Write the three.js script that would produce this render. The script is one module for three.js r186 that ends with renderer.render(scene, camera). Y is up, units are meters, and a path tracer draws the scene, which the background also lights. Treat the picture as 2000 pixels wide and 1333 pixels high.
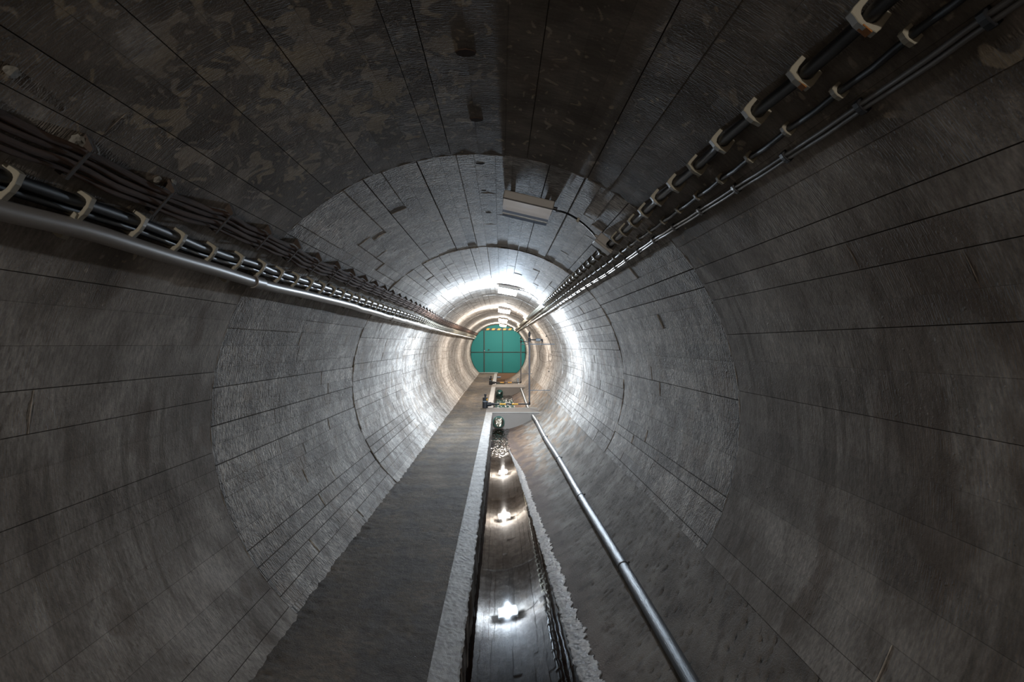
import * as THREE from 'three';
import { RoundedBoxGeometry } from 'three/addons/geometries/RoundedBoxGeometry.js';
import { mergeGeometries } from 'three/addons/utils/BufferGeometryUtils.js';
import { createNoise2D, createNoise3D } from 'simplex-noise';

// ───────────────────────── camera, light, exposure ─────────────────────────
const FOCAL = 1260;                       // focal length in pixels of the 2000 x 1333 frame
const R = 1.5;                            // tunnel radius
const AX = 1.113;                         // height of the tunnel axis over the walkway
const SEG = 3.483;                        // length of one cast ring
const RING0 = 0.18;                       // first ring joint ahead of the camera
const scene = new THREE.Scene();
scene.background = new THREE.Color(0x000000);
const camera = new THREE.PerspectiveCamera(2 * Math.atan(666.5 / FOCAL) * 180 / Math.PI, 2000 / 1333, 0.05, 120);
camera.position.set(0.1335, 1.53, 0);
camera.lookAt(0.1335 + 22 / FOCAL, 1.53 + 7 / FOCAL, -1);
camera.updateMatrixWorld(true);
const renderer = new THREE.WebGLRenderer({ antialias: true });
renderer.toneMapping = THREE.LinearToneMapping;
renderer.toneMappingExposure = 1.0;
renderer.shadowMap.enabled = true;
const LAMPS = [                           // distance, angle from the crown, lit, candela, colour
  { d: -9.4, a: 10, lit: true, cd: 110, c: [1, 0.93, 0.85] },
  { d: 4.56, a: 13, lit: false },
  { d: 11.5, a: 10.6, lit: true, cd: 50, c: [0.7, 0.84, 1] },
  { d: 18.4, a: 9.6, lit: true, cd: 25, c: [1, 0.94, 0.87] },
  { d: 25.4, a: 9.2, lit: true, cd: 20, c: [1, 0.93, 0.85] },
  { d: 32.35, a: 10, lit: true, cd: 20, c: [1, 0.93, 0.85] },
];

// ───────────────────────── helpers ─────────────────────────
const rng = (s) => () => { s = (s + 0x6d2b79f5) | 0; let t = Math.imul(s ^ (s >>> 15), 1 | s); t = (t + Math.imul(t ^ (t >>> 7), 61 | t)) ^ t; return ((t ^ (t >>> 14)) >>> 0) / 4294967296; };
const rnd = rng(7);
const n2 = createNoise2D(rng(11)), n2b = createNoise2D(rng(23)), n3 = createNoise3D(rng(5));
const clamp = (x, a = 0, b = 1) => Math.min(b, Math.max(a, x));
const mix = (a, b, t) => a + (b - a) * t;
const mix3 = (a, b, t) => [mix(a[0], b[0], t), mix(a[1], b[1], t), mix(a[2], b[2], t)];
const sstep = (a, b, x) => { const t = clamp((x - a) / (b - a)); return t * t * (3 - 2 * t); };
const fbm = (x, y, o = 4, n = n2) => { let s = 0, a = 0.5, f = 1; for (let i = 0; i < o; i++) { s += a * n(x * f + i * 17.3, y * f - i * 9.1); a *= 0.5; f *= 2.03; } return s; };
const RAD = Math.PI / 180;
const P = (th, r, d) => new THREE.Vector3(r * Math.sin(th), AX + r * Math.cos(th), -d);
const srgb = (r, g, b) => new THREE.Color().setRGB(r / 255, g / 255, b / 255, THREE.SRGBColorSpace);
const fwd = new THREE.Vector3(), rgt = new THREE.Vector3(), upv = new THREE.Vector3();
camera.matrixWorld.extractBasis(rgt, upv, fwd); fwd.negate();
function rayDir(px, py) { return fwd.clone().addScaledVector(rgt, (px - 1000) / FOCAL).addScaledVector(upv, -(py - 666.5) / FOCAL).normalize(); }
function wallHit(px, py, rr = R) {        // pixel -> angle and distance on a cylinder of radius rr round the tunnel axis
  const v = rayDir(px, py), ox = camera.position.x, oy = camera.position.y - AX;
  const a = v.x * v.x + v.y * v.y, b = ox * v.x + oy * v.y, c = ox * ox + oy * oy - rr * rr;
  const t = (-b + Math.sqrt(b * b - a * c)) / a, x = ox + v.x * t, y = oy + v.y * t;
  return { th: Math.atan2(x, y), d: -v.z * t };
}
function pathOf(pixels, rr) {             // angle on the wall as a function of distance
  const k = pixels.map(([x, y]) => wallHit(x, y, rr)).filter((h) => h.d < 36).sort((p, q) => p.d - q.d);
  return (d) => {
    if (d <= k[0].d) return k[0].th;
    for (let i = 1; i < k.length; i++) if (d <= k[i].d) return mix(k[i - 1].th, k[i].th, (d - k[i - 1].d) / (k[i].d - k[i - 1].d));
    return k[k.length - 1].th;
  };
}
const taken = {};
function numbered(name) { const n = taken[name] = (taken[name] ?? -1) + 1; return n ? `${name}_${String(n).padStart(3, '0')}` : name; }
function shade(o) { o.castShadow = true; o.receiveShadow = true; return o; }
function thing(name, label, category, opts = {}) {
  const o = new THREE.Group(); o.name = numbered(name); scene.add(o);
  o.userData = { label, category };
  if (opts.group) o.userData.group = opts.group;
  if (opts.kind) o.userData.kind = opts.kind;
  if (opts.at) o.position.copy(opts.at);
  if (opts.turn) o.rotation.z = opts.turn;
  return o;
}
function part(name, geo, mat, parent, label) {
  const m = shade(new THREE.Mesh(Array.isArray(geo) ? mergeGeometries(geo.map((g) => { const q = g.index ? g.toNonIndexed() : g.clone(); for (const k of Object.keys(q.attributes)) if (!['position', 'normal', 'uv'].includes(k)) q.deleteAttribute(k); return q; })) : geo, mat));
  m.name = name; if (label) m.userData.label = label;
  parent.add(m); return m;
}
function solo(name, geo, mat, label, category, opts = {}) {
  const m = shade(new THREE.Mesh(geo, mat)); m.name = numbered(name); scene.add(m);
  m.userData = { label, category };
  if (opts.group) m.userData.group = opts.group;
  if (opts.kind) m.userData.kind = opts.kind;
  return m;
}
const box = (w, h, d, x = 0, y = 0, z = 0) => new THREE.BoxGeometry(w, h, d).translate(x, y, z);
const rbox = (w, h, d, x = 0, y = 0, z = 0, r = 0.006) => new RoundedBoxGeometry(w, h, d, 2, r).translate(x, y, z);
function cyl(a, b, r, seg = 14, r2 = r) {
  const A = new THREE.Vector3(...a), B = new THREE.Vector3(...b), L = A.distanceTo(B);
  return new THREE.CylinderGeometry(r2, r, L, seg).translate(0, L / 2, 0).applyQuaternion(new THREE.Quaternion().setFromUnitVectors(new THREE.Vector3(0, 1, 0), B.clone().sub(A).normalize())).translate(A.x, A.y, A.z);
}
const tube = (pts, r, seg, rad = 10) => new THREE.TubeGeometry(new THREE.CatmullRomCurve3(pts, false, 'centripetal'), seg ?? pts.length * 3, r, rad, false);
function gridGeo(nu, nv, fn) {            // fn(u, v) -> { p, uv, uv1, c }
  const pos = [], uv = [], uv1 = [], col = [], idx = []; let hasC = false, has1 = false;
  for (let j = 0; j <= nv; j++) for (let i = 0; i <= nu; i++) {
    const q = fn(i / nu, j / nv, i, j); pos.push(...q.p); uv.push(...(q.uv ?? [0, 0]));
    if (q.uv1) { uv1.push(...q.uv1); has1 = true; } if (q.c) { col.push(...q.c); hasC = true; }
  }
  for (let j = 0; j < nv; j++) for (let i = 0; i < nu; i++) { const a = j * (nu + 1) + i, b = a + 1, c = a + nu + 1, e = c + 1; idx.push(a, b, c, b, e, c); }
  const g = new THREE.BufferGeometry();
  g.setAttribute('position', new THREE.Float32BufferAttribute(pos, 3)); g.setAttribute('uv', new THREE.Float32BufferAttribute(uv, 2));
  if (has1) g.setAttribute('uv1', new THREE.Float32BufferAttribute(uv1, 2));
  if (hasC) g.setAttribute('color', new THREE.Float32BufferAttribute(col, 3));
  g.setIndex(idx); g.computeVertexNormals(); return g;
}
function tex(w, h, fn, color = true) {
  const data = new Uint8Array(w * h * 4);
  for (let y = 0, i = 0; y < h; y++) for (let x = 0; x < w; x++, i += 4) {
    const v = fn((x + 0.5) / w, (y + 0.5) / h);
    if (color) { data[i] = clamp(v[0], 0, 255); data[i + 1] = clamp(v[1], 0, 255); data[i + 2] = clamp(v[2], 0, 255); } else data[i] = data[i + 1] = data[i + 2] = clamp(v) * 255;
    data[i + 3] = 255;
  }
  const t = new THREE.DataTexture(data, w, h);
  t.wrapS = t.wrapT = THREE.RepeatWrapping; t.magFilter = THREE.LinearFilter; t.minFilter = THREE.LinearMipmapLinearFilter; t.generateMipmaps = true;
  if (color) t.colorSpace = THREE.SRGBColorSpace;
  t.needsUpdate = true; return t;
}
const again = (t, rx, ry) => { const c = t.clone(); c.repeat.set(rx, ry); c.needsUpdate = true; return c; };
// noise that tiles over the unit square
const tileNoise = (u, v, fu, fv, s = 0) => {
  const a = n2b(u * fu + s, v * fv), b = n2b((u - 1) * fu + s, v * fv), c = n2b(u * fu + s, (v - 1) * fv), e = n2b((u - 1) * fu + s, (v - 1) * fv);
  const wu = sstep(0, 1, u), wv = sstep(0, 1, v);
  return mix(mix(a, b, wu), mix(c, e, wu), wv);
};

// ───────────────────────── concrete textures ─────────────────────────
// fine relief: saw marks run across the boards (round the tunnel), pits and grit
const bumpWall = tex(1024, 1024, (u, v) => {
  const streak = tileNoise(u, v, 9, 150, 3) * 0.5 + tileNoise(u, v, 22, 260, 8) * 0.3;
  const patch = sstep(-0.3, 0.6, tileNoise(u, v, 4, 5, 40));
  const grit = tileNoise(u, v, 190, 190, 71) * 0.5 + tileNoise(u, v, 60, 80, 12) * 0.5;
  const pit = sstep(0.62, 0.86, tileNoise(u, v, 38, 62, 90));
  return [0.55 + streak * 0.16 * (0.35 + patch) + grit * 0.1 - pit * 0.34, 0, 0][0];
}, false);
const bumpRough = tex(1024, 1024, (u, v) => {
  const a = tileNoise(u, v, 24, 30, 3) * 0.3 + tileNoise(u, v, 70, 80, 9) * 0.3 + tileNoise(u, v, 180, 180, 21) * 0.25;
  return 0.5 + a * 0.5 - sstep(0.55, 0.8, tileNoise(u, v, 30, 45, 55)) * 0.25;
}, false);
const ARC = 2 * Math.PI * R;
// colour of the cast concrete; a = metres round from the crown (right positive), d = metres along the tunnel
function concrete(a, d, style) {
  const big = fbm(a * 0.8, d * 0.55, 3), mid = fbm(a * 2.2 + 31, d * 3.1, 3), fine = fbm(a * 11, d * 34 + 5, 2), dust = n2b(a * 70, d * 95);
  let c = mix3([128, 120, 112], [184, 178, 171], clamp(0.55 + big * 0.85 + mid * (style === 0 ? 0.55 : 1.0)));
  // weather runs: narrow streaks round the section
  const run = sstep(0.25, 0.65, n2(a * 0.7 + 4, d * 9)) * sstep(-0.2, 0.5, n2b(a * 0.9, d * 0.8));
  c = mix3(c, [104, 96, 87], run * 0.45);
  // dark pitted, scraped patches
  const scar = style === 1 ? sstep(1.0, 0.3, Math.hypot((a + 1.35) / 0.9, (d - 6) / 3)) : 0;
  const scrape = sstep(0.12, 0.5, fbm(a * 1.5 + 9, d * 1.2 - 3, 3) + scar * 0.45) * sstep(0.0, 0.35, fine + mid * 0.5 + scar * 0.05);
  c = mix3(c, [84, 75, 66], scrape * (style === 0 ? 0.3 : 0.7));
  const pits = sstep(0.42, 0.66, n2(a * 20, d * 34)) * sstep(-0.1, 0.4, n2b(a * 1.3 + 20, d * 1.1)); c = mix3(c, [78, 69, 60], pits * (style === 0 ? 0.2 : 0.6));
  // thin milky laitance film with hard flaky edges
  const flake = sstep(0.10, 0.16, fbm(a * 2.4 - 7, d * 2.0 + 2, 4) - 0.16);
  c = mix3(c, [198, 194, 189], flake * (style === 0 ? 0.12 : 0.4));
  const grain = n2(a * 26, d * 88 + 3) * 0.6 + n2b(a * 55, d * 150) * 0.4, k = 1 + fine * (style === 0 ? 0.18 : 0.55) + grain * (style === 0 ? 0.1 : 0.24 * (0.6 + sstep(-0.3, 0.5, mid))) + dust * 0.05;
  c = [c[0] * k, c[1] * k, c[2] * k];
  if (style === 0) {
    // crown of the ring overhead: soot-brown skin flecked with pale splashes of old limewash
    const edge = Math.abs(a + 0.12) + fbm(a * 1.3, d * 1.1 + 40, 3) * 0.9;
    const skin = sstep(1.5, 0.95, edge);
    let s = mix3([100, 92, 83], [130, 121, 111], clamp(0.5 + mid * 0.9 + big * 0.5));
    const dens = sstep(0.95, 0.1, Math.abs(a + 0.55)) * sstep(1.2, 2.0, d) * sstep(3.6, 3.0, d);
    const w1 = a + n2(a * 6, d * 6) * 0.03, w2 = d + n2b(a * 6, d * 6) * 0.03;
    const spl = fbm(w1 * 5.2, w2 * 2.6, 3, n2b), drop = n2(w1 * 17, w2 * 8), speck = n2b(w1 * 36, w2 * 17);
    let splash = sstep(0.34, 0.38, spl + dens * 0.40 - 0.18);
    splash = Math.max(splash, sstep(0.72, 0.76, drop + dens * 0.26), sstep(0.84, 0.88, speck + dens * 0.12) * 0.8);
    s = mix3(s, mix3([164, 153, 139], [172, 157, 133], clamp(0.5 + n2(a * 3, d * 3))), splash * 0.95);
    const kk = 1 + fine * 0.12 + dust * 0.05;
    c = mix3(c, [s[0] * kk, s[1] * kk, s[2] * kk], skin);
    // rusty damp marks on the right haunch
    const damp = sstep(0.05, 0.3, fbm(a * 1.1 + 60, d * 1.4, 4) + sstep(0.6, 0.2, Math.hypot((a - 2.1) / 1.3, (d - 1.9) / 1.1)) * 0.45 - 0.24);
    c = mix3(c, [96, 82, 70], damp * 0.4);
  } else {
    c = mix3(c, [178, 173, 167], 0.12);
    const rust = sstep(0.25, 0.5, fbm(a * 1.7 + 90, d * 1.3 + 14, 4));
    c = mix3(c, [146, 128, 110], rust * 0.3);
  }
  return c;
}
const tA = tex(2048, 1024, (u, v) => concrete((u - 0.5) * ARC, RING0 + v * SEG, 0));
const tB = tex(2048, 2048, (u, v) => concrete((u - 0.5) * ARC, RING0 + SEG + v * SEG * 2, 1));
const tC = tex(1024, 1024, (u, v) => concrete((u - 0.5) * ARC, RING0 + SEG * 3 + v * SEG * 3, 2));
for (const t of [tA, tB, tC]) t.channel = 1;
const wallMat = (map, tone, bump) => new THREE.MeshPhysicalMaterial({ map, color: new THREE.Color(tone, tone, tone), roughness: bump[2], specularIntensity: bump[3], bumpMap: bump[1], bumpScale: bump[0] });
const toneOf = [0.82, 0.93, 1.0, 1.08];
const coarse = again(bumpWall, 0.6, 0.6);
const matSets = [tA, tB, tC].map((t, i) => toneOf.map((k) => wallMat(t, i ? k : 0.5 + k / 2, [[0.008, bumpWall, 0.86, 0.55], [0.03, coarse, 0.76, 0.8], [0.02, coarse, 0.8, 0.6]][i])));
const M = {
  gap: new THREE.MeshStandardMaterial({ color: srgb(80, 71, 62), roughness: 1 }),
  plug: new THREE.MeshStandardMaterial({ color: srgb(58, 42, 34), roughness: 1 }),
  floor: new THREE.MeshStandardMaterial({ vertexColors: true, roughness: 0.8, bumpMap: again(bumpRough, 2.2, 2.2), bumpScale: 0.022 }),
  kerb: new THREE.MeshStandardMaterial({ vertexColors: true, roughness: 0.55, bumpMap: again(bumpRough, 4, 4), bumpScale: 0.006 }),
  bed: new THREE.MeshStandardMaterial({ vertexColors: true, roughness: 0.8, bumpMap: again(bumpRough, 2.6, 1.7), bumpScale: 0.010 }),
  crust: new THREE.MeshStandardMaterial({ vertexColors: true, roughness: 0.3, bumpMap: again(bumpRough, 6, 6), bumpScale: 0.006 }),
  block: new THREE.MeshStandardMaterial({ color: srgb(138, 130, 122), roughness: 0.85, bumpMap: again(bumpRough, 1.5, 1.5), bumpScale: 0.006 }),
  lip: new THREE.MeshStandardMaterial({ color: srgb(176, 173, 167), roughness: 0.7, bumpMap: again(bumpRough, 2, 2), bumpScale: 0.004 }),
  water: new THREE.MeshPhysicalMaterial({ color: srgb(128, 96, 74), roughness: 0.025, ior: 1.33, transmission: 1, thickness: 0 }),
  black: new THREE.MeshStandardMaterial({ color: srgb(20, 21, 25), roughness: 0.42 }),
  blackMatt: new THREE.MeshStandardMaterial({ color: srgb(34, 35, 39), roughness: 0.5 }),
  old: new THREE.MeshPhysicalMaterial({ color: srgb(104, 80, 67), roughness: 0.9, specularIntensity: 0.5, bumpMap: again(bumpRough, 3, 3), bumpScale: 0.004 }),
  oldSteel: new THREE.MeshStandardMaterial({ color: srgb(68, 58, 51), roughness: 0.9, bumpMap: bumpRough, bumpScale: 0.004 }),
  pvc: new THREE.MeshStandardMaterial({ color: srgb(146, 139, 132), roughness: 0.4 }),
  steel: new THREE.MeshStandardMaterial({ color: srgb(120, 124, 128), roughness: 0.4, metalness: 0.55, bumpMap: again(bumpRough, 4, 1), bumpScale: 0.0015 }),
  conduit: new THREE.MeshStandardMaterial({ color: srgb(130, 128, 126), roughness: 0.3, metalness: 0.4 }),
  cream: new THREE.MeshStandardMaterial({ color: srgb(150, 144, 128), roughness: 0.55 }),
  creamRust: new THREE.MeshStandardMaterial({ color: srgb(150, 98, 46), roughness: 0.85 }),
  whitePlaster: new THREE.MeshStandardMaterial({ color: srgb(176, 172, 162), roughness: 0.9, bumpMap: bumpRough, bumpScale: 0.006 }),
  boxGrey: new THREE.MeshStandardMaterial({ color: srgb(150, 145, 139), roughness: 0.5 }),
  clear: new THREE.MeshPhysicalMaterial({ color: srgb(198, 206, 218), roughness: 0.24, transmission: 0.72, thickness: 0, ior: 1.5 }),
  lampTube: new THREE.MeshStandardMaterial({ color: srgb(214, 212, 206), roughness: 0.4 }),
  green: new THREE.MeshStandardMaterial({ color: srgb(24, 116, 113), roughness: 0.72 }),
  greenPipe: new THREE.MeshStandardMaterial({ color: srgb(44, 92, 80), roughness: 0.35, side: THREE.DoubleSide }),
  bar: new THREE.MeshStandardMaterial({ color: srgb(52, 62, 56), roughness: 0.7 }),
  yellow: new THREE.MeshStandardMaterial({ color: srgb(226, 168, 48), roughness: 0.5 }),
  brownWall: new THREE.MeshStandardMaterial({ color: srgb(132, 104, 82), roughness: 0.9, bumpMap: bumpRough, bumpScale: 0.01 }),
  greyPipe: new THREE.MeshStandardMaterial({ color: srgb(122, 130, 138), roughness: 0.4 }),
  glassGrey: new THREE.MeshStandardMaterial({ color: srgb(150, 158, 164), roughness: 0.2, metalness: 0.3 }),
  tag: new THREE.MeshStandardMaterial({ color: srgb(228, 228, 224), roughness: 0.5 }),
  wire: new THREE.MeshStandardMaterial({ color: srgb(80, 70, 64), roughness: 0.6 }),
};

// ───────────────────────── tunnel lining ─────────────────────────
const TH_L = -139.0 * RAD, TH_R = 121.5 * RAD;
const uv1Of = (th, d, d0, len) => [th / (2 * Math.PI) + 0.5, (d - d0) / len];
function boardGeo(th0, th1, da, db, r, depth, d0, len, ou, ov) {   // a cast board face with its four edges
  const nz = Math.max(1, Math.round((db - da) / 0.9));
  const g1 = gridGeo(2, nz, (u, v) => { const th = mix(th0, th1, u), d = mix(da, db, v), p = P(th, r, d); return { p: [p.x, p.y, p.z], uv: [th * R / 1.3 + ou, d / 1.3 + ov], uv1: uv1Of(th, d, d0, len) }; });
  const edge = (pts) => { const q = gridGeo(1, 1, (u, v) => { const e = pts[u + v * 2]; const p = P(e[0], e[1], e[2]); return { p: [p.x, p.y, p.z], uv: [e[0] * R / 1.3 + ou + e[1], e[2] / 1.3 + ov], uv1: uv1Of(e[0], e[2], d0, len) }; }); return q; };
  const r2 = r + depth;
  const es = [edge([[th0, r, da], [th0, r2, da], [th0, r, db], [th0, r2, db]]), edge([[th1, r2, da], [th1, r, da], [th1, r2, db], [th1, r, db]]),
    edge([[th0, r, da], [th1, r, da], [th0, r2, da], [th1, r2, da]]), edge([[th0, r, db], [th1, r, db], [th0, r2, db], [th1, r2, db]])];
  return mergeGeometries([g1, ...es]);
}
function ring(k) {
  const d0 = RING0 + k * SEG, d1 = d0 + SEG, near = k >= 0 && k <= 3;
  const set = k <= 0 ? 0 : k <= 2 ? 1 : 2, mats = matSets[set];
  const m0 = set === 0 ? RING0 : set === 1 ? RING0 + SEG : RING0 + SEG * 3, mlen = set === 0 ? SEG : set === 1 ? SEG * 2 : SEG * 3;
  const o = thing('tunnel_wall', 'round board-marked concrete lining of the tunnel', 'wall', { kind: 'structure', group: 'cast rings of the tunnel lining' });
  const q = rng(100 + k), rr = R + (k % 2 ? 0.004 : -0.003);
  // backing shell behind the boards, closed, with thickness
  const sh = gridGeo(72, 1, (u, v) => { const p = P(mix(TH_L - 0.03, TH_R - 0.002, u), rr + 0.008, mix(d0 - 0.001, d1 + 0.001, v)); return { p: [p.x, p.y, p.z], uv: [u * 4, v] }; });
  const so = gridGeo(72, 1, (u, v) => { const p = P(mix(TH_L - 0.03, TH_R + 0.03, u), R + 0.25, mix(d0 - 0.001, d1 + 0.001, v)); return { p: [p.x, p.y, p.z], uv: [u * 4, v] }; });
  part('lining_shell', [sh, so], M.gap, o);
  const joint = 0.008;
  let th = TH_L, geos = [];
  while (th < TH_R - 0.01) {
    const ceilingPart = Math.abs(th) < 1.0;
    let w = k === 0 ? (ceilingPart ? mix(0.10, 0.16, q()) : mix(0.085, 0.185, q())) : mix(0.085, 0.13, q());
    let t1 = th + w / R; if (t1 > TH_R - 0.04) t1 = TH_R;
    const strong = q() < (k === 0 ? 0.34 : 0.45), g = (strong ? mix(0.0028, 0.0048, q()) : mix(0.0003, 0.0012, q())) * (k === 0 ? 1 : 1.7);
    const cuts = [d0 + joint * (0.03 + q() ** 2.2)];
    const pieces = k === 0 ? (q() < 0.25 ? 2 : 1) : 1 + Math.floor(q() * 3.2);
    for (let i = 1; i < pieces; i++) cuts.push(d0 + SEG * (i / pieces + (q() - 0.5) * 0.24));
    cuts.push(d1 - joint * (0.03 + q() ** 2.2));
    for (let i = 0; i + 1 < cuts.length; i++) {
      const lift = (q() - 0.5) * (k === 0 ? 0.0035 : 0.008), cg = i ? mix(0.0008, 0.004, q()) : 0;
      const ge = boardGeo(th, t1 - g / R, cuts[i] + cg, cuts[i + 1], rr + lift, 0.012, m0, mlen, q() * 3, q() * 3);
      if (near) part('board', ge, mats[Math.floor(q() * 4)], o); else geos.push(ge);
    }
    th = t1;
  }
  if (!near) { const b = part('board_facing', mergeGeometries(geos), mats[2], o); b.userData.kind = 'stuff'; }
  return o;
}
const rings = {};
for (let k = -4; k <= 9; k++) rings[k] = ring(k);
// dark rusty grout pockets along the crown
for (const [px, py, w] of [[910, 101, 0.085], [931, 232, 0.07], [938, 320, 0.06], [945, 373, 0.04], [954, 416, 0.05]]) {
  const h = wallHit(px, py, R), k = Math.floor((h.d - RING0) / SEG);
  const g = new THREE.CylinderGeometry(w / 2, w / 2 * 0.9, 0.006, 9).scale(1, 1, 0.8);
  const m = part('grout_pocket', g, M.plug, rings[clamp(k, 0, 9)]); m.position.copy(P(h.th, R + (k % 2 ? 0.004 : -0.003), h.d)); m.rotation.z = -h.th;
}
// bulkhead behind the camera
solo('wall_back', new THREE.CylinderGeometry(R + 0.2, R + 0.2, 0.2, 48).rotateX(Math.PI / 2).translate(0, AX, 13.8), M.block, 'concrete bulkhead closing the tunnel', 'wall', { kind: 'structure' });

// ───────────────────────── walkway, kerb, channel ─────────────────────────
const D_BACK = -13.7, D_DOOR = 34.9;
const KL = -0.2, KR = -0.055, BLOCKS = [[14.45, 15.58], [23.05, 24.75]];
const wallX = (y, r = R) => Math.sqrt(Math.max(0, r * r - (y - AX) * (y - AX)));
function floorY(x, d) { return fbm(x * 5, d * 4, 3) * 0.006 + n2b(x * 18, d * 34) * 0.0018 + n2(x * 60, d * 55) * 0.0014 - 0.003 + sstep(-0.85, -1.0, x) * 0.012 * (0.6 + fbm(x * 6, d * 7, 2)); }
function floorC(x, d) {
  const g = clamp(0.5 + fbm(x * 1.6, d * 0.8, 4) * 0.9), damp = sstep(0.05, 0.3, fbm(x * 2 + 40, d * 0.9, 4) + sstep(0.28, 0.0, Math.abs(x + 0.33)) * 0.2);
  let c = mix3([92, 81, 68], [126, 112, 95], g); c = mix3(c, [90, 86, 84], damp * 0.5);
  const k = 1 + n2(x * 40, d * 40) * 0.16 + fbm(x * 9, d * 14, 3) * 0.2; const q = srgb(c[0] * k, c[1] * k, c[2] * k); return [q.r, q.g, q.b];
}
{
  const rows = []; let d = D_BACK; while (d < 1.5) { rows.push(d); d += 0.3; } d = 1.5; while (d < 16) { rows.push(d); d += 0.02; } while (d < D_DOOR) { rows.push(d); d += 0.08; } rows.push(D_DOOR);
  const g = gridGeo(44, rows.length - 1, (u, v, i, j) => { const x = mix(-1.06, KL + 0.004, u), dd = rows[j]; return { p: [x, floorY(x, dd), -dd], uv: [x, dd], c: floorC(x, dd) }; });
  const under = box(1.06 + KL, 0.2, D_DOOR - D_BACK, (KL - 1.06) / 2, -0.14, -(D_DOOR + D_BACK) / 2);
  const fl = thing('floor', 'rough brown concrete walkway beside the drain channel', 'floor', { kind: 'structure' });
  part('walking_surface', g, M.floor, fl); part('walkway_slab', under, M.block, fl);
}
function kerbRun(a, b) {
  const n = Math.round((b - a) / (a < 14 ? 0.012 : 0.05));
  const prof = (x, d) => 0.006 + n2(x * 30, d * 22) * 0.0022 + n2b(x * 80, d * 70) * 0.0014 - sstep(KR - 0.012, KR, x) * 0.008 * (1 + n2(3, d * 9));
  const edge = (d) => n2(7, d * 5) * 0.006 + n2b(9, d * 18) * 0.004;
  const col = (x, d, wet) => { const k = clamp(0.5 + fbm(x * 9, d * 6, 3)); let c = mix3([138, 134, 130], [176, 173, 168], k); c = mix3(c, [96, 84, 74], wet); const q = srgb(...c); return [q.r, q.g, q.b]; };
  const top = gridGeo(14, n, (u, v) => { const d = mix(a, b, v), x = mix(KL, KR + edge(d), u); return { p: [x, prof(x, d), -d], uv: [x, d], c: col(x, d, 0) }; });
  const face = gridGeo(8, n, (u, v) => { const d = mix(a, b, v), y = mix(0, -0.44, u), e = KR + edge(d), stain = sstep(0.0, 0.3, fbm(y * 9, d * 2.2, 3) + 0.12); return { p: [e + (u > 0.1 ? n2(y * 20, d * 16) * 0.004 : 0), u ? y : prof(e, d), -d], uv: [y, d], c: col(y, d, stain) }; });
  const outer = gridGeo(1, 1, (u, v) => ({ p: [KL, mix(-0.1, 0.006, u), -mix(a, b, v)], uv: [u, v], c: [0.3, 0.28, 0.26] }));
  const k = solo('kerb', mergeGeometries([top, face, outer]), M.kerb, 'pale concrete kerb edging the drain channel', 'kerb', { kind: 'structure', group: 'kerbs of the drain channel' });
  return k;
}
kerbRun(D_BACK, 1.2); kerbRun(1.2, BLOCKS[0][0] + 0.06); kerbRun(BLOCKS[0][1] - 0.02, BLOCKS[1][0] + 0.06); kerbRun(BLOCKS[1][1] - 0.02, D_DOOR - 0.1);

// water level: still pool that thins out towards the culvert, then two upper pools
const BED = AX - R;
function waterY(d) {
  if (d < BLOCKS[0][1]) { const p = -0.245 - 0.0099 * d, q = BED + 0.016 + Math.max(0, d - 12) * 0.006; return Math.log(Math.exp(p * 160) + Math.exp(q * 160)) / 160; }
  return d < BLOCKS[1][1] ? BED + 0.097 : BED + 0.04;
}
function bedR(th, d) { return R + 0.002 + fbm(th * 5, d * 2.2, 3) * 0.004 + n2(th * 34, d * 40) * 0.0012 + (th < 150 * RAD ? Math.max(0, n2b(th * 30, d * 12) - 0.35) * 0.014 : 0); }
function bedC(th, d) {
  const p = P(th, R, d), h = p.y - waterY(d), x = p.x;
  let c = mix3([118, 109, 99], [166, 158, 148], clamp(0.5 + fbm(th * 4, d * 1.6, 4)));
  const chip = sstep(0.2, 0.55, fbm(th * 9 + 7, d * 5, 3)); c = mix3(c, [80, 70, 62], chip * 0.55);
  const w = h + fbm(th * 8, d * 3, 3) * 0.07;
  const brown = sstep(0.15, 0.06, w) * clamp(0.35 + 0.65 * sstep(5, 9, d)); c = mix3(c, [92, 70, 58], brown * 0.8);
  const ochre = sstep(0.10, 0.30, fbm(th * 6 + 3, d * 1.5 + 8, 4) + sstep(0.09, 0.0, Math.abs(w - 0.1)) * 0.35) * sstep(7.5, 9.5, d); c = mix3(c, [146, 114, 84], ochre * 0.45);
  if (h < 0.004) c = mix3([70, 52, 42], [94, 70, 56], clamp(0.5 + fbm(x * 5, d * 1.2, 3)));
  const q = srgb(...c); return [q.r, q.g, q.b];
}
function bedRun(a, b, dn) {
  const n = Math.round((b - a) / dn), t0 = TH_R - 0.01, t1 = 184 * RAD;
  return gridGeo(80, n, (u, v) => { const th = mix(t0, t1, u), d = mix(a, b, v), p = P(th, bedR(th, d), d); return { p: [p.x, p.y, p.z], uv: [th * R, d], c: bedC(th, d) }; });
}
{
  const fb = thing('channel_floor', 'rough concrete invert rising from the drain channel to the tunnel wall', 'floor', { kind: 'structure' });
  part('invert', mergeGeometries([bedRun(D_BACK, 1.5, 0.3), bedRun(1.5, 15.2, 0.016), bedRun(15.2, 26, 0.05), bedRun(26, D_DOOR + 0.1, 0.12)]), M.bed, fb);
  part('invert_mass', gridGeo(30, 1, (u, v) => { const p = P(mix(TH_R - 0.05, 225 * RAD, u), R + 0.25, mix(D_BACK, D_DOOR + 0.1, v)); return { p: [p.x, p.y, p.z] }; }), M.block, fb);
}
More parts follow.
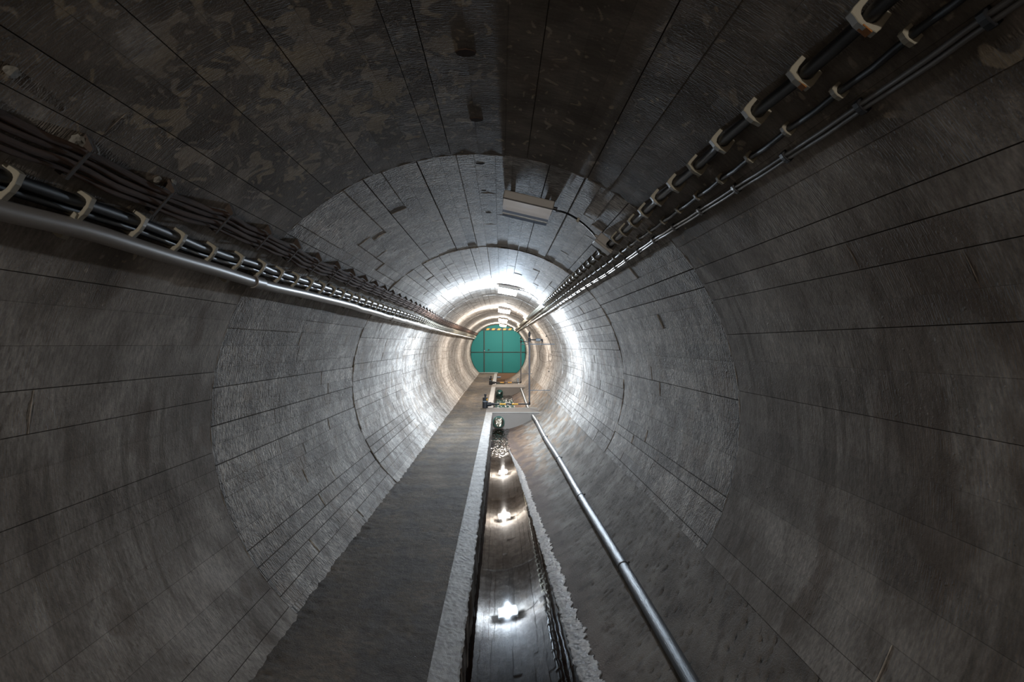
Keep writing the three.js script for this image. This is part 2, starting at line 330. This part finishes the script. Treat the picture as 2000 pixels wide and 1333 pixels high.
function waterRun(a, b, dn, label, ripple) {
  const n = Math.round((b - a) / dn);
  const g = gridGeo(40, n, (u, v) => {
    const d = mix(a, b, v), y = waterY(d), x = mix(KR - 0.012, wallX(y) + 0.05, u), amp = ripple(d);
    const w = amp * (fbm(x * 9, d * 5, 3) + 0.5 * n2b(x * 26, d * 17));
    return { p: [x, y + w, -d], uv: [x, d] };
  });
  return solo('channel_water', g, M.water, label, 'water', { kind: 'stuff' });
}
waterRun(-2, BLOCKS[0][0], 0.05, 'still brown water mirroring the lamps in the long drain channel', (d) => 0.0001 + 0.012 * sstep(10.4, 13, d));
waterRun(BLOCKS[0][1], BLOCKS[1][0], 0.05, 'shallow rippled water in the drain pit between the two concrete crossings', () => 0.011);
waterRun(BLOCKS[1][1], D_DOOR, 0.08, 'shallow water in the drain pit before the green door', () => 0.008);
solo('culvert_water', gridGeo(10, 60, (u, v) => { const d = mix(BLOCKS[0][0] - 0.05, BLOCKS[0][1] + 0.02, v), x = 0.088 + mix(-0.088, 0.088, u); return { p: [x, -0.285 - (1 - v) * 0.012 + 0.006 * fbm(x * 14, d * 9, 3), -d] }; }), M.water, 'water running out of the green culvert pipe into the long pool', 'water', { kind: 'stuff' });
// wet mineral crust at the water's edge
{
  const g = gridGeo(14, 900, (u, v) => {
    const d = mix(1.6, 11.6, v), y0 = waterY(d), thW = Math.PI - Math.asin(clamp(wallX(y0) / R, 0, 1));
    const wide = (0.105 + 0.022 * fbm(d * 1.4, 3, 3) + 0.016 * n2(d * 9, 8) + 0.012 * n2b(d * 30, 5)) * sstep(11.8, 9, d) * mix(1.15, 0.8, sstep(3, 8, d));
    const inn = 0.012 + 0.010 * n2(d * 11, 1) + 0.006 * n2b(d * 40, 2);
    const th = thW + inn / R - u * (wide + inn) / R;
    const bump = Math.sin(Math.PI * clamp(u * 1.02)) ** 0.6 * (0.0045 + 0.0022 * n2(th * 60, d * 40) + 0.0014 * n2b(th * 120, d * 90)) - (u === 0 || u === 1 ? 0.012 : 0);
    const p = P(th, bedR(th, d) - bump - 0.003, d), k = clamp(0.5 + fbm(th * 40, d * 14, 2)), q = srgb(...mix3([104, 102, 102], [144, 143, 144], k));
    return { p: [p.x, p.y, p.z], uv: [th * R, d], c: [q.r, q.g, q.b] };
  });
  solo('mineral_crust', g, M.crust, 'pale wet mineral crust along the waterline of the long channel', 'crust', { kind: 'stuff' });
}
// concrete crossings with a green culvert pipe
const PIPE_X = 0.088, PIPE_Y = -0.2, PIPE_R = 0.122;
BLOCKS.forEach(([a, b], i) => {
  const o = thing('crossing_slab', ['concrete crossing over the channel at the end of the long water pool', 'concrete crossing over the channel between the two drain pits'][i], 'slab', { kind: 'structure' });
  const s = new THREE.Shape(); s.moveTo(KR - 0.006, 0); s.lineTo(wallX(0) + 0.03, 0);
  for (let t = 0; t <= 24; t++) { const th = mix(137.9 * RAD, 183.5 * RAD, t / 24), p = P(th, R + 0.03, 0); s.lineTo(Math.max(p.x, KR - 0.006), p.y); }
  s.closePath();
  const h = new THREE.Path(); h.absarc(PIPE_X, PIPE_Y, PIPE_R, 0, Math.PI * 2); s.holes.push(h);
  part('crossing_block', new THREE.ExtrudeGeometry(s, { depth: b - a, bevelEnabled: false, curveSegments: 28 }).translate(0, 0, -b), M.block, o);
  part('lip', rbox(wallX(0) + 0.02 - KR, 0.02, 0.07, (wallX(0) + 0.02 + KR) / 2, -0.002, -a - 0.035, 0.005), M.lip, o);
  part('lip', rbox(wallX(0) + 0.02 - KR, 0.02, 0.07, (wallX(0) + 0.02 + KR) / 2, -0.002, -b + 0.035, 0.005), M.lip, o);
  part('walkway_strip', box(KR - KL + 0.01, 0.1, b - a - 0.06, (KL + KR) / 2, -0.048, -(a + b) / 2), M.block, o);
  const pr = [[PIPE_R - 0.012, -0.06], [PIPE_R + 0.006, -0.06], [PIPE_R + 0.006, 0], [PIPE_R - 0.001, 0.01], [PIPE_R - 0.001, b - a + 0.06], [PIPE_R - 0.012, b - a + 0.06], [PIPE_R - 0.012, -0.06]].map((p) => new THREE.Vector2(...p));
  const cp = solo('culvert_pipe', new THREE.LatheGeometry(pr, 36).rotateX(-Math.PI / 2).translate(PIPE_X, PIPE_Y, -a), M.greenPipe, ['green culvert pipe opening into the long water pool', 'green culvert pipe under the crossing between the drain pits'][i], 'pipe');
});

// ───────────────────────── green steel door ─────────────────────────
{
  const D = D_DOOR, o = thing('door_1', 'round green steel door closing the tunnel', 'door', { kind: 'structure' });
  const RD = R - 0.015, cx = [-1.5, -0.758, 0.236, 1.5], cy = [0, 1.12, 2.303, 2.62];
  const top = (x) => AX + Math.sqrt(Math.max(0, RD * RD - x * x)), bot = (x) => Math.max(0, AX - Math.sqrt(Math.max(0, RD * RD - x * x)));
  for (let i = 0; i < 3; i++) for (let j = 0; j < 3; j++) {
    const up = [], dn = [];
    for (let s = 0; s <= 30; s++) { const x = mix(cx[i] + 0.012, cx[i + 1] - 0.012, s / 30); if (Math.abs(x) > RD) continue; const t = Math.min(top(x), cy[j + 1] - 0.012), b = Math.max(bot(x), cy[j] + 0.012); if (t > b + 0.004) { up.push([x, t]); dn.push([x, b]); } }
    if (up.length < 3) continue;
    const s = new THREE.Shape(); s.moveTo(...dn[0]); dn.slice(1).forEach((p) => s.lineTo(...p)); up.reverse().forEach((p) => s.lineTo(...p)); s.closePath();
    part('door_panel', new THREE.ExtrudeGeometry(s, { depth: 0.02, bevelEnabled: false }).translate(0, 0, -D), M.green, o);
  }
  const back = new THREE.CylinderGeometry(R + 0.05, R + 0.05, 0.1, 60).rotateX(Math.PI / 2).translate(0, AX, -D - 0.07);
  part('door_backing', back, M.bar, o);
  for (const x of [cx[1], cx[2]]) part('frame_bar', box(x < 0 ? 0.05 : 0.035, top(x) - 0.02, 0.05, x, top(x) / 2, -D + 0.04), M.bar, o);
  for (const y of [cy[1], cy[2]]) { const w = Math.sqrt(RD * RD - (y - AX) ** 2); part('frame_bar', box(2 * w - 0.02, 0.035, 0.045, 0, y, -D + 0.04), M.bar, o); }
  const hz = part('hazard_strip', box(1.45, 0.1, 0.02, -0.03, 2.36, -D + 0.05), M.blackMatt, o, 'black bar with yellow hazard blocks');
  for (let i = 0; i < 5; i++) { const s = new THREE.Shape(); const x = -0.66 + i * 0.3; s.moveTo(x, 2.315); s.lineTo(x + 0.15, 2.315); s.lineTo(x + 0.2, 2.405); s.lineTo(x + 0.05, 2.405); s.closePath(); part('hazard_block', new THREE.ExtrudeGeometry(s, { depth: 0.006, bevelEnabled: false }).translate(0, 0, -D + 0.058), M.yellow, hz); }
  part('handle', [box(0.03, 0.1, 0.03, -0.54, 1.24, -D + 0.04), cyl([-0.54, 1.25, -D + 0.05], [-0.46, 1.25, -D + 0.07], 0.012, 8)], M.bar, o);
  part('lock', cyl([-0.745, 1.2, -D + 0.05], [-0.745, 1.2, -D + 0.1], 0.03, 12), M.greyPipe, o);
  part('sill', box(1.25, 0.06, 0.12, -0.64, 0.0, -D + 0.05), M.lip, o);
}
solo('end_wall', box(1.2, 0.5, 0.12, 0.52, -0.26, -D_DOOR + 0.02), M.brownWall, 'brown stained wall under the green door', 'wall', { kind: 'structure' });
solo('stub_pipe', cyl([KR - 0.02, -0.07, -31.5], [0.14, -0.07, -31.5], 0.045, 16), M.greyPipe, 'grey pipe stub poking out of the kerb before the green door', 'pipe');
solo('drain_hose', tube([[KR + 0.02, -0.12, 27.5], [0.02, -0.26, 27.4], [0.16, -0.345, 27.2], [0.36, -0.325, 26.9], [0.56, -0.25, 26.5], [0.74, -0.14, 26.0], [0.86, -0.05, 25.4]].map(([x, y, d]) => new THREE.Vector3(x, y, -d)), 0.03, 40, 10), M.blackMatt, 'dark hose lying across the drain pit before the green door', 'hose');

// ───────────────────────── lamps with junction boxes ─────────────────────────
function diffuserGeo(W, H, T) {           // tapered ribbed cover
  const pts = [], n = 7, s = new THREE.Shape();
  s.moveTo(-T / 2, 0); s.lineTo(-T / 2 + 0.012, -H + 0.014); s.lineTo(-T / 2 + 0.026, -H);
  for (let i = 0; i <= n; i++) { const x = mix(-T / 2 + 0.03, T / 2 - 0.03, i / n); s.lineTo(x, -H); if (i < n) s.lineTo(x + (T - 0.06) / n / 2, -H - 0.003); }
  s.lineTo(T / 2 - 0.026, -H); s.lineTo(T / 2 - 0.012, -H + 0.014); s.lineTo(T / 2, 0); s.closePath();
  const g = new THREE.ExtrudeGeometry(s, { depth: W, bevelEnabled: false }).translate(0, 0, -W / 2).rotateY(Math.PI / 2);
  const p = g.attributes.position; for (let i = 0; i < p.count; i++) p.setX(i, p.getX(i) * (1 + p.getY(i) * 0.9));
  g.computeVertexNormals(); return g;
}
const lampLabels = ['lit ceiling lamp by the concrete bulkhead', 'unlit ceiling lamp with a clear ribbed cover and dark inside', 'lit white ceiling lamp next along the tunnel from the unlit one', 'lit ceiling lamp third from the green door', 'lit ceiling lamp second from the green door', 'lit ceiling lamp next to the green door'];
const boxLabels = ['grey junction box by the concrete bulkhead', 'grey junction box wired to the unlit ceiling lamp', 'grey junction box wired to the lit lamp next to the unlit one', 'grey junction box wired to the lamp third from the green door', 'grey junction box wired to the lamp second from the green door', 'grey junction box wired to the lamp next to the green door'];
const cordLabels = ['lamp cord by the concrete bulkhead', 'black cord from the unlit ceiling lamp to its junction box', 'black cord from the lit lamp next to the unlit one to its junction box', 'cord of the lamp third from the green door', 'cord of the lamp second from the green door', 'cord of the lamp next to the green door'];
const heavyPath = pathOf([[1717, 12], [1600, 120], [1500, 200], [1425, 262], [1375, 312], [1335, 347], [1297, 377], [1200, 470], [1062.5, 594], [1026.5, 625]], R - 0.03);
const boxD = [];
LAMPS.forEach((L, i) => {
  const th = L.a * RAD, o = thing('ceiling_lamp', lampLabels[i], 'lamp', { at: P(th, R - 0.004, L.d), turn: -th });
  const W = 0.36, T = 0.2;
  part('housing', rbox(W, 0.06, T, 0, -0.034, 0, 0.01), M.boxGrey, o);
  part('seal', rbox(W - 0.004, 0.006, T + 0.006, 0, -0.066, 0, 0.002), M.blackMatt, o);
  for (const s of [-1, 1]) part('mounting_foot', box(0.03, 0.03, 0.05, s * 0.12, 0.006, 0), M.boxGrey, o);
  part('cable_gland', cyl([W / 2 - 0.005, -0.035, 0], [W / 2 + 0.03, -0.035, 0], 0.014, 10), M.blackMatt, o);
  const dg = diffuserGeo(W - 0.012, 0.085, T - 0.004).translate(0, -0.069, 0);
  if (L.lit) {
    const c = new THREE.Color(...L.c);
    part('diffuser', dg, new THREE.MeshStandardMaterial({ color: 0xffffff, roughness: 0.4, emissive: c, emissiveIntensity: 30 }), o, 'glowing white cover');
    const l = new THREE.PointLight(c, L.cd, 0, 2); l.position.set(0, -0.115, 0); l.castShadow = true; l.shadow.radius = 2; l.shadow.bias = -0.001; l.name = 'lamp_glow'; o.add(l);
  } else {
    part('diffuser', dg, M.clear, o, 'clear ribbed cover');
    for (const z of [-0.04, 0.04]) part('lamp_tube', cyl([-W / 2 + 0.03, -0.1, z], [W / 2 - 0.03, -0.1, z], 0.013, 12), M.lampTube, o);
    part('cover_strip', rbox(W - 0.04, 0.007, 0.03, 0, -0.158, T / 2 - 0.035, 0.002), M.glassGrey, o);
  }
  // junction box on the heavy cable
  const bd = L.d + 0.14, bt = L.d < 0 ? 39.5 * RAD : heavyPath(bd), jb = thing('junction_box', boxLabels[i], 'junction box', { at: P(bt, R - 0.002, bd), turn: -bt });
  boxD.push(bd);
  part('body', rbox(0.15, 0.06, 0.12, -0.03, -0.032, 0, 0.006), M.boxGrey, jb); part('lid', rbox(0.154, 0.02, 0.124, -0.03, -0.071, 0, 0.006), M.boxGrey, jb);
  for (const s of [-1, 1]) part('gland', [cyl([0, -0.034, s * 0.058], [0, -0.034, s * 0.075], 0.027, 14), cyl([0, -0.034, s * 0.075], [0, -0.034, s * 0.09], 0.022, 14)], M.blackMatt, jb);
  part('cord_gland', cyl([-0.1, -0.034, 0], [-0.125, -0.034, 0], 0.012, 10), M.boxGrey, jb);
  const cd = thing('lamp_cord', cordLabels[i], 'cord');
  const ta = th + (W / 2 + 0.03) / R, tb = bt - 0.122 / R, pts = [];
  for (let s = 0; s <= 10; s++) { const t = s / 10; pts.push(P(mix(ta, tb, t), R - mix(0.037, 0.034, t) + 0.022 * Math.sin(Math.PI * t) ** 0.7, mix(L.d, bd, sstep(0, 1, t)))); }
  part('cord', tube(pts, 0.0075, 36, 8), M.black, cd);
  const cm = mix(ta, tb, 0.5), cp = P(cm, R - 0.008, mix(L.d, bd, 0.5)), cl = part('cord_clip', [rbox(0.02, 0.034, 0.028, 0, -0.008, 0, 0.004)], M.cream, cd); cl.position.copy(cp); cl.rotation.z = -cm;
});

// ───────────────────────── cable and pipe runs ─────────────────────────
function saddle(w, H, bar, depth, horn = 0.006) {  // saddle clip: two legs to the wall and a bridge over the cable
  const s = new THREE.Shape(), wi = w - bar;
  s.moveTo(-w, 0.004); s.lineTo(-w - horn * 0.4, -H * 0.72); s.lineTo(-w - horn * 0.4 + 0.002, -H * 0.9); s.quadraticCurveTo(-w * 0.55, -H * 0.94, -w * 0.3, -H); s.lineTo(w * 0.3, -H); s.quadraticCurveTo(w * 0.55, -H * 0.94, w + horn * 0.4 - 0.002, -H * 0.9); s.lineTo(w + horn * 0.4, -H * 0.72); s.lineTo(w, 0.004);
  s.lineTo(wi, 0.004); s.lineTo(wi, -H * 0.5); s.quadraticCurveTo(wi * 0.9, -H + bar, 0, -H + bar); s.quadraticCurveTo(-wi * 0.9, -H + bar, -wi, -H * 0.5); s.lineTo(-wi, 0.004); s.closePath();
  return new THREE.ExtrudeGeometry(s, { depth, bevelEnabled: true, bevelSize: 0.0015, bevelThickness: 0.0015, bevelSegments: 1, curveSegments: 4 }).translate(0, 0, -depth / 2);
}
function runPts(path, rr, a, b, dn, off = 0, sag = 0, span = 0.3, d0 = 0, wob = 0.001) {
  const pts = [];
  for (let d = a; ; d = Math.min(b, d + dn)) {
    const f = ((((d - d0) / span) % 1) + 1) % 1, s = Math.sin(Math.PI * f) ** 2, th = path(d), q = P(th + (off + n2(d * 2.1, rr * 90 + off * 400) * wob) / R, rr, d);
    q.y -= sag * s; q.x -= Math.sign(q.x) * 0; pts.push(q);
    if (d >= b) break;
  }
  return pts;
}
function clips(parent, name, geo, mat, path, a, b, span, skip, off = 0, alt) {
  const q = rng(Math.round(a * 100) + 5);
  for (let d = a; d < b; d += span) {
    if (skip && skip(d)) continue;
    const th = path(d) + off / R, m = part(name, geo, alt && alt(d) ? alt(d) : mat, parent); m.position.copy(P(th, R, d)); m.rotation.z = -th; m.rotation.y = (q() - 0.5) * 0.1;
  }
}
const START = -3;
{ // heavy black cable with big white saddles
  const o = thing('heavy_cable_run', 'thick black cable in white saddle clips running through the junction boxes', 'cable');
  const stops = [START, ...boxD.filter((d) => d > 0)], ends = [...boxD.filter((d) => d > 0), 34.85];
  stops.forEach((s, i) => part('cable', tube(runPts(heavyPath, R - 0.034, i ? s + 0.085 : s, ends[i] - (i < ends.length - 1 ? 0.085 : 0), 0.15, 0, 0.002, 0.3, 1.39), 0.0175, Math.round((ends[i] - s) * 9), 12), M.black, o));
  const near = (d) => boxD.some((b) => Math.abs(b - d) < 0.14);
  clips(o, 'saddle_clip', saddle(0.034, 0.06, 0.010, 0.024), M.cream, heavyPath, 1.39, 34.8, 0.3, near);
  // rust-stained rim on the two clips nearest the lens
  for (const d of [1.39, 1.69]) { const th = heavyPath(d), m = part('rust_rim', rbox(0.026, 0.0035, 0.0262, 0.014, -0.0597, 0, 0.001), M.creamRust, o, 'rust-stained edge'); m.position.copy(P(th, R, d)); m.rotation.z = -th; }
}
{ // thinner black cable
  const path = pathOf([[1802, 51], [1661, 162], [1556, 240], [1476.5, 300], [1419.5, 342], [1299, 430], [1234.5, 476.5], [1188, 513.5], [1135, 550.6], [1070, 600], [1030, 632]], R - 0.02);
  const o = thing('thin_cable_run', 'thin black cable in small white clips between the heavy cable and the grey conduits', 'cable');
  part('cable', tube(runPts(path, R - 0.019, START, 34.85, 0.15, 0, 0.006, 0.298, 1.37, 0.002), 0.0095, 420, 10), M.black, o);
  clips(o, 'saddle_clip', saddle(0.018, 0.032, 0.006, 0.018, 0.004), M.cream, path, 1.37, 34.8, 0.298);
}
{ // twin grey conduits
  const path = pathOf([[1955, 19.5], [1703, 195], [1550, 297], [1446.5, 363], [1280, 468], [1225, 507], [1186, 535], [1143, 561], [1074, 607], [1013, 646]], R - 0.014);
  const o = thing('conduit_run', 'pair of thin shiny grey conduits held by dark bands on the tunnel wall', 'conduit');
  for (const s of [-1, 1]) part('conduit', tube(runPts(path, R - 0.014, START, 34.85, 0.22, s * 0.0075, 0.004, 0.443, 1.21, 0.001), 0.0068, 320, 10), M.conduit, o);
  clips(o, 'dark_band', saddle(0.0185, 0.0245, 0.004, 0.02, 0.002), M.black, path, 1.21, 34.8, 0.443);
}
{ // twin black cables on the left wall
  const path = pathOf([[0, 352], [133.5, 395], [244.6, 431], [328.6, 462.6], [390, 488], [447, 506], [492, 518], [533, 534], [569, 545], [617, 559.5], [675, 578], [757.5, 605], [812.5, 622], [851, 636], [878.5, 645], [921, 656]], R - 0.03);
  const o = thing('twin_cable_run', 'pair of glossy black cables in cream clips above the grey wall pipe', 'cable');
  part('cable', tube(runPts(path, R - 0.032, START, 34.85, 0.15, 0.014, 0.002, 0.305, 2.06), 0.0185, 420, 12), M.black, o);
  part('cable', tube(runPts(path, R - 0.028, START, 34.85, 0.15, -0.02, 0.003, 0.305, 2.06), 0.0125, 420, 12), M.black, o);
  clips(o, 'saddle_clip', saddle(0.042, 0.06, 0.009, 0.022), M.cream, path, 2.06 - 0.305 * 3, 34.8, 0.305);
}
{ // big grey plastic pipe
  const path = pathOf([[0, 411], [120, 437], [300, 490], [420, 527], [480, 546.6], [565, 567], [675, 594], [757.5, 618.6], [812.5, 633], [867.5, 649], [922.5, 661]], R - 0.05);
  const o = thing('drainage_pipe', 'grey plastic pipe with couplings along the tunnel wall under the twin cables', 'pipe');
  const CUT = [START, 3.57, 8.06, 12.6, 17.1, 21.6, 26.1, 30.6, 34.85];
  for (let i = 0; i + 1 < CUT.length; i++) {
    part('pipe_length', tube(runPts(path, R - 0.05, CUT[i], CUT[i + 1], 0.3, 0, 0.004, 1.23, 2.05, 0.003), 0.03, Math.round((CUT[i + 1] - CUT[i]) * 8), 20), M.pvc, o);
    if (i) { const A = P(path(CUT[i] - 0.005), R - 0.05, CUT[i] - 0.005), B = P(path(CUT[i] + 0.13), R - 0.05, CUT[i] + 0.13), C = P(path(CUT[i] + 0.02), R - 0.05, CUT[i] + 0.02); part('coupling', [cyl(A.toArray(), B.toArray(), 0.034, 20), cyl(A.toArray(), C.toArray(), 0.037, 20)], M.pvc, o); }
  }
  clips(o, 'pipe_clamp', saddle(0.040, 0.058, 0.008, 0.03, 0.016), M.cream, path, 0.82, 34.8, 1.23);
}
{ // old brown cables on steel brackets
  const path = pathOf([[141, 311], [309, 389], [426, 428], [507, 466], [565, 491], [606, 515.5], [645, 529], [730, 565], [812.5, 601], [867, 630], [922, 650]], R - 0.02);
  const o = thing('old_cable_bundle', 'bundle of dusty brown old cables on steel brackets high on the tunnel wall', 'cable');
  const offs = [0.036, 0.012, -0.012, -0.037];
  offs.forEach((f, i) => part('cable', tube(runPts(path, R - 0.026 + (i % 2) * 0.004, START, 34.85, 0.125, f, 0.003 + 0.0025 * i, 0.49, 1.92, 0.005), [0.0115, 0.0105, 0.011, 0.009][i], 620, 9), M.old, o));
  const tri = new THREE.Shape(); tri.moveTo(0.05, 0.004); tri.lineTo(0.088, 0.004); tri.lineTo(0.062, -0.05); tri.lineTo(0.05, -0.05); tri.closePath();
  const bg = [box(0.008, 0.043, 0.02, -0.054, -0.02, 0), box(0.116, 0.004, 0.016, 0, -0.0405, 0), new THREE.ExtrudeGeometry(tri, { depth: 0.03, bevelEnabled: false }).translate(0, 0, -0.015)];
  const bgm = mergeGeometries(bg.map((g) => g.index ? g.toNonIndexed() : g));
  clips(o, 'bracket', bgm, M.oldSteel, path, 1.43, 34.8, 0.49);
  for (const [px, py, s] of [[152, 278, 1], [181, 296, 0.9], [308, 352, 0.6], [338, 358, 0.6], [24, 142, 0.7]]) {
    const h = wallHit(px, py, R - 0.01), g = new THREE.IcosahedronGeometry(0.02 * s, 2); const p = g.attributes.position;
    for (let i = 0; i < p.count; i++) { const k = 1 + 0.3 * n3(p.getX(i) * 70 + px, p.getY(i) * 70, p.getZ(i) * 70); p.setXYZ(i, p.getX(i) * k * 1.1, p.getY(i) * k * 0.7, p.getZ(i) * k * 1.5); }
    g.computeVertexNormals(); const m = part('plaster_lump', g, M.whitePlaster, o, 'white plaster lump'); m.position.copy(P(h.th, R - 0.008, h.d)); m.rotation.z = -h.th;
  }
}
{ // galvanised pipe lying on the invert
  const pr = 0.036, hits = [[1350, 1333], [1218, 1108], [1135, 972], [1092, 898], [1065, 856], [1048, 824], [1036, 806], [1031, 796], [1027, 785], [1019, 763], [1015, 755], [1011.5, 745]].map(([x, y]) => wallHit(x, y, R - pr - 0.012));
  const o = thing('floor_pipe', 'long galvanised steel pipe lying on the sloping concrete beside the channel', 'pipe');
  const k0 = hits[0], pts = [P(k0.th, R - pr - 0.012, -2), P(k0.th, R - pr - 0.012, 1), ...hits.map((h) => P(h.th, R - pr - 0.012, h.d))];
  part('pipe_body', tube(pts, pr, 220, 22), M.steel, o);
  const curve = new THREE.CatmullRomCurve3(pts, false, 'centripetal');
  for (const i of [1, 2, 3, 4, 5, 9]) {
    const h = hits[i], p = P(h.th, R - pr - 0.012, h.d), q = P(mix(hits[i - 1].th, h.th, 0.9), R - pr - 0.012, mix(hits[i - 1].d, h.d, 0.9)), dir = p.clone().sub(q).normalize().multiplyScalar(0.008);
    const c = part('pipe_band', cyl(p.clone().sub(dir).toArray(), p.clone().add(dir).toArray(), pr + 0.004, 22), M.blackMatt, o);
    const t = new THREE.Vector3(Math.cos(h.th), -Math.sin(h.th), 0).multiplyScalar(-(pr + 0.002)), e = p.clone().add(t), e2 = e.clone().add(new THREE.Vector3(Math.cos(h.th), -Math.sin(h.th), 0).multiplyScalar(-0.016)); 
    part('band_bolt', cyl(e.toArray(), e2.toArray(), 0.007, 8), M.blackMatt, c);
    const e3 = p.clone().addScaledVector(t, -1), e4 = e3.clone().addScaledVector(t, -0.4); part('band_bolt', cyl(e3.toArray(), e4.toArray(), 0.006, 8), M.blackMatt, c);
  }
  const l = pts[pts.length - 1]; part('end_valve', [cyl([l.x, l.y - 0.03, l.z], [l.x, l.y + 0.12, l.z - 0.05], 0.045, 14), cyl([l.x - 0.06, l.y + 0.06, l.z], [l.x + 0.06, l.y + 0.06, l.z], 0.03, 12)], M.greyPipe, o);
}

// ───────────────────────── drain standpipes at the crossings ─────────────────────────
function standpipe(d, px, label, topLen) {
  const o = thing('drain_standpipe', label, 'standpipe'), z = -d, X = px, y0 = 0.09, q = -0.244;
  part('valve_body', [cyl([q, 0.0, z], [q, 0.15, z], 0.066, 20), cyl([q, 0.165, z], [q, 0.255, z], 0.06, 20)], M.blackMatt, o);
  part('collar', cyl([q, 0.148, z], [q, 0.168, z], 0.068, 20), M.greyPipe, o, 'grey collar ring');
  part('valve_cap', [cyl([q + 0.005, 0.255, z], [q + 0.005, 0.3, z], 0.024, 12), cyl([q + 0.005, 0.3, z], [q + 0.005, 0.336, z], 0.03, 12)], M.blackMatt, o);
  part('warning_tag', rbox(0.035, 0.05, 0.006, q + 0.042, 0.205, z + 0.045, 0.002), M.yellow, o);
  part('reducer', [cyl([q + 0.05, y0 - 0.01, z], [q + 0.15, y0, z], 0.052, 16), cyl([q + 0.15, y0, z], [q + 0.22, y0, z], 0.038, 16, 0.03)], M.blackMatt, o);
  const hp = part('cross_pipe', cyl([q + 0.2, y0, z], [X, y0, z], 0.0165, 12), M.blackMatt, o);
  for (const [a, b] of [[0.109, 0.257], [0.403, 0.554]]) part('yellow_band', cyl([a, y0, z], [b, y0, z], 0.0185, 12), M.yellow, hp, 'yellow hazard band');
  part('elbow', [new THREE.SphereGeometry(0.027, 12, 8).translate(X, y0, z), cyl([X, y0, z], [X, y0 + 0.05, z], 0.024, 12)], M.blackMatt, o);
  part('riser_pipe', cyl([X, y0, z], [X, 1.7, z], 0.02, 14), new THREE.MeshStandardMaterial({ color: srgb(92, 92, 98), roughness: 0.45 }), o);
  part('riser_head', new THREE.SphereGeometry(0.03, 14, 10).scale(1, topLen, 1).translate(X, 1.775, z), M.blackMatt, o);
  const av = part('side_arm', [cyl([X, 1.645, z], [X + 0.16, 1.645, z], 0.016, 10), cyl([X + 0.27, 1.645, z], [X + 0.32, 1.645, z], 0.02, 10), cyl([X + 0.315, 1.655, z], [X + 0.315, 1.59, z], 0.016, 10), cyl([X, 1.6, z], [X, 1.7, z], 0.03, 12)], M.blackMatt, o);
  part('sight_glass', [cyl([X + 0.16, 1.645, z], [X + 0.27, 1.645, z], 0.036, 14)], M.glassGrey, av, 'grey sight glass');
  for (const [y, r] of [[1.54, 0.012], [0.42, 0.009]]) part('wall_brace', cyl([X, y, z], [wallX(y) + 0.01, y, z], r, 8), M.greyPipe, o);
  return o;
}
standpipe(15.62, 0.827, 'black drain valve with striped pipe and tall riser at the crossing by the long pool', 2.4);
standpipe(24.5, 0.898, 'black drain valve with striped pipe and tall riser at the crossing nearer the green door', 1.4);
{ // signal wire with a coil on the right wall
  const o = thing('signal_wire', 'thin signal wire hanging in a loop from the standpipe to the tunnel wall', 'wire');
  const w = (x, y, r = R - 0.02) => { const h = wallHit(x, y, r); return P(h.th, r, h.d); };
  part('wire', tube([new THREE.Vector3(1.14, 1.6, -15.62), new THREE.Vector3(1.12, 1.45, -15.8), w(1053, 690, 1.2), w(1057, 705, 1.3), w(1065, 708, 1.4), w(1073, 705)], 0.005, 60, 6), M.wire, o);
  const loop = []; for (let i = 0; i <= 20; i++) { const t = i / 20 * Math.PI * 2; loop.push(w(1074.5 + 4 * Math.sin(t), 699 - 7 * Math.cos(t))); }
  part('coil', tube(loop, 0.005, 60, 6), M.wire, o);
  part('wire', tube([w(1077, 692), w(1078, 688), w(1076, 676), w(1072, 664), w(1067, 655), w(1058, 643), w(1046, 634)], 0.005, 50, 6), M.wire, o);
  for (const [x, y] of [[1078, 688], [1067, 657], [1072, 726]]) part('wire_clip', new THREE.SphereGeometry(0.018, 8, 6).translate(...w(x, y, R - 0.01).toArray()), M.blackMatt, o);
}
{ // small white number plate on the left wall
  const h = wallHit(814, 658.5, R - 0.012), m = solo('marker_plate', rbox(0.1, 0.008, 0.12, 0, 0, 0, 0.002), M.tag, 'small blank white marker plate on the tunnel wall under the grey pipe', 'plate');
  m.position.copy(P(h.th, R - 0.008, h.d)); m.rotation.z = -h.th;
}

renderer.render(scene, camera);
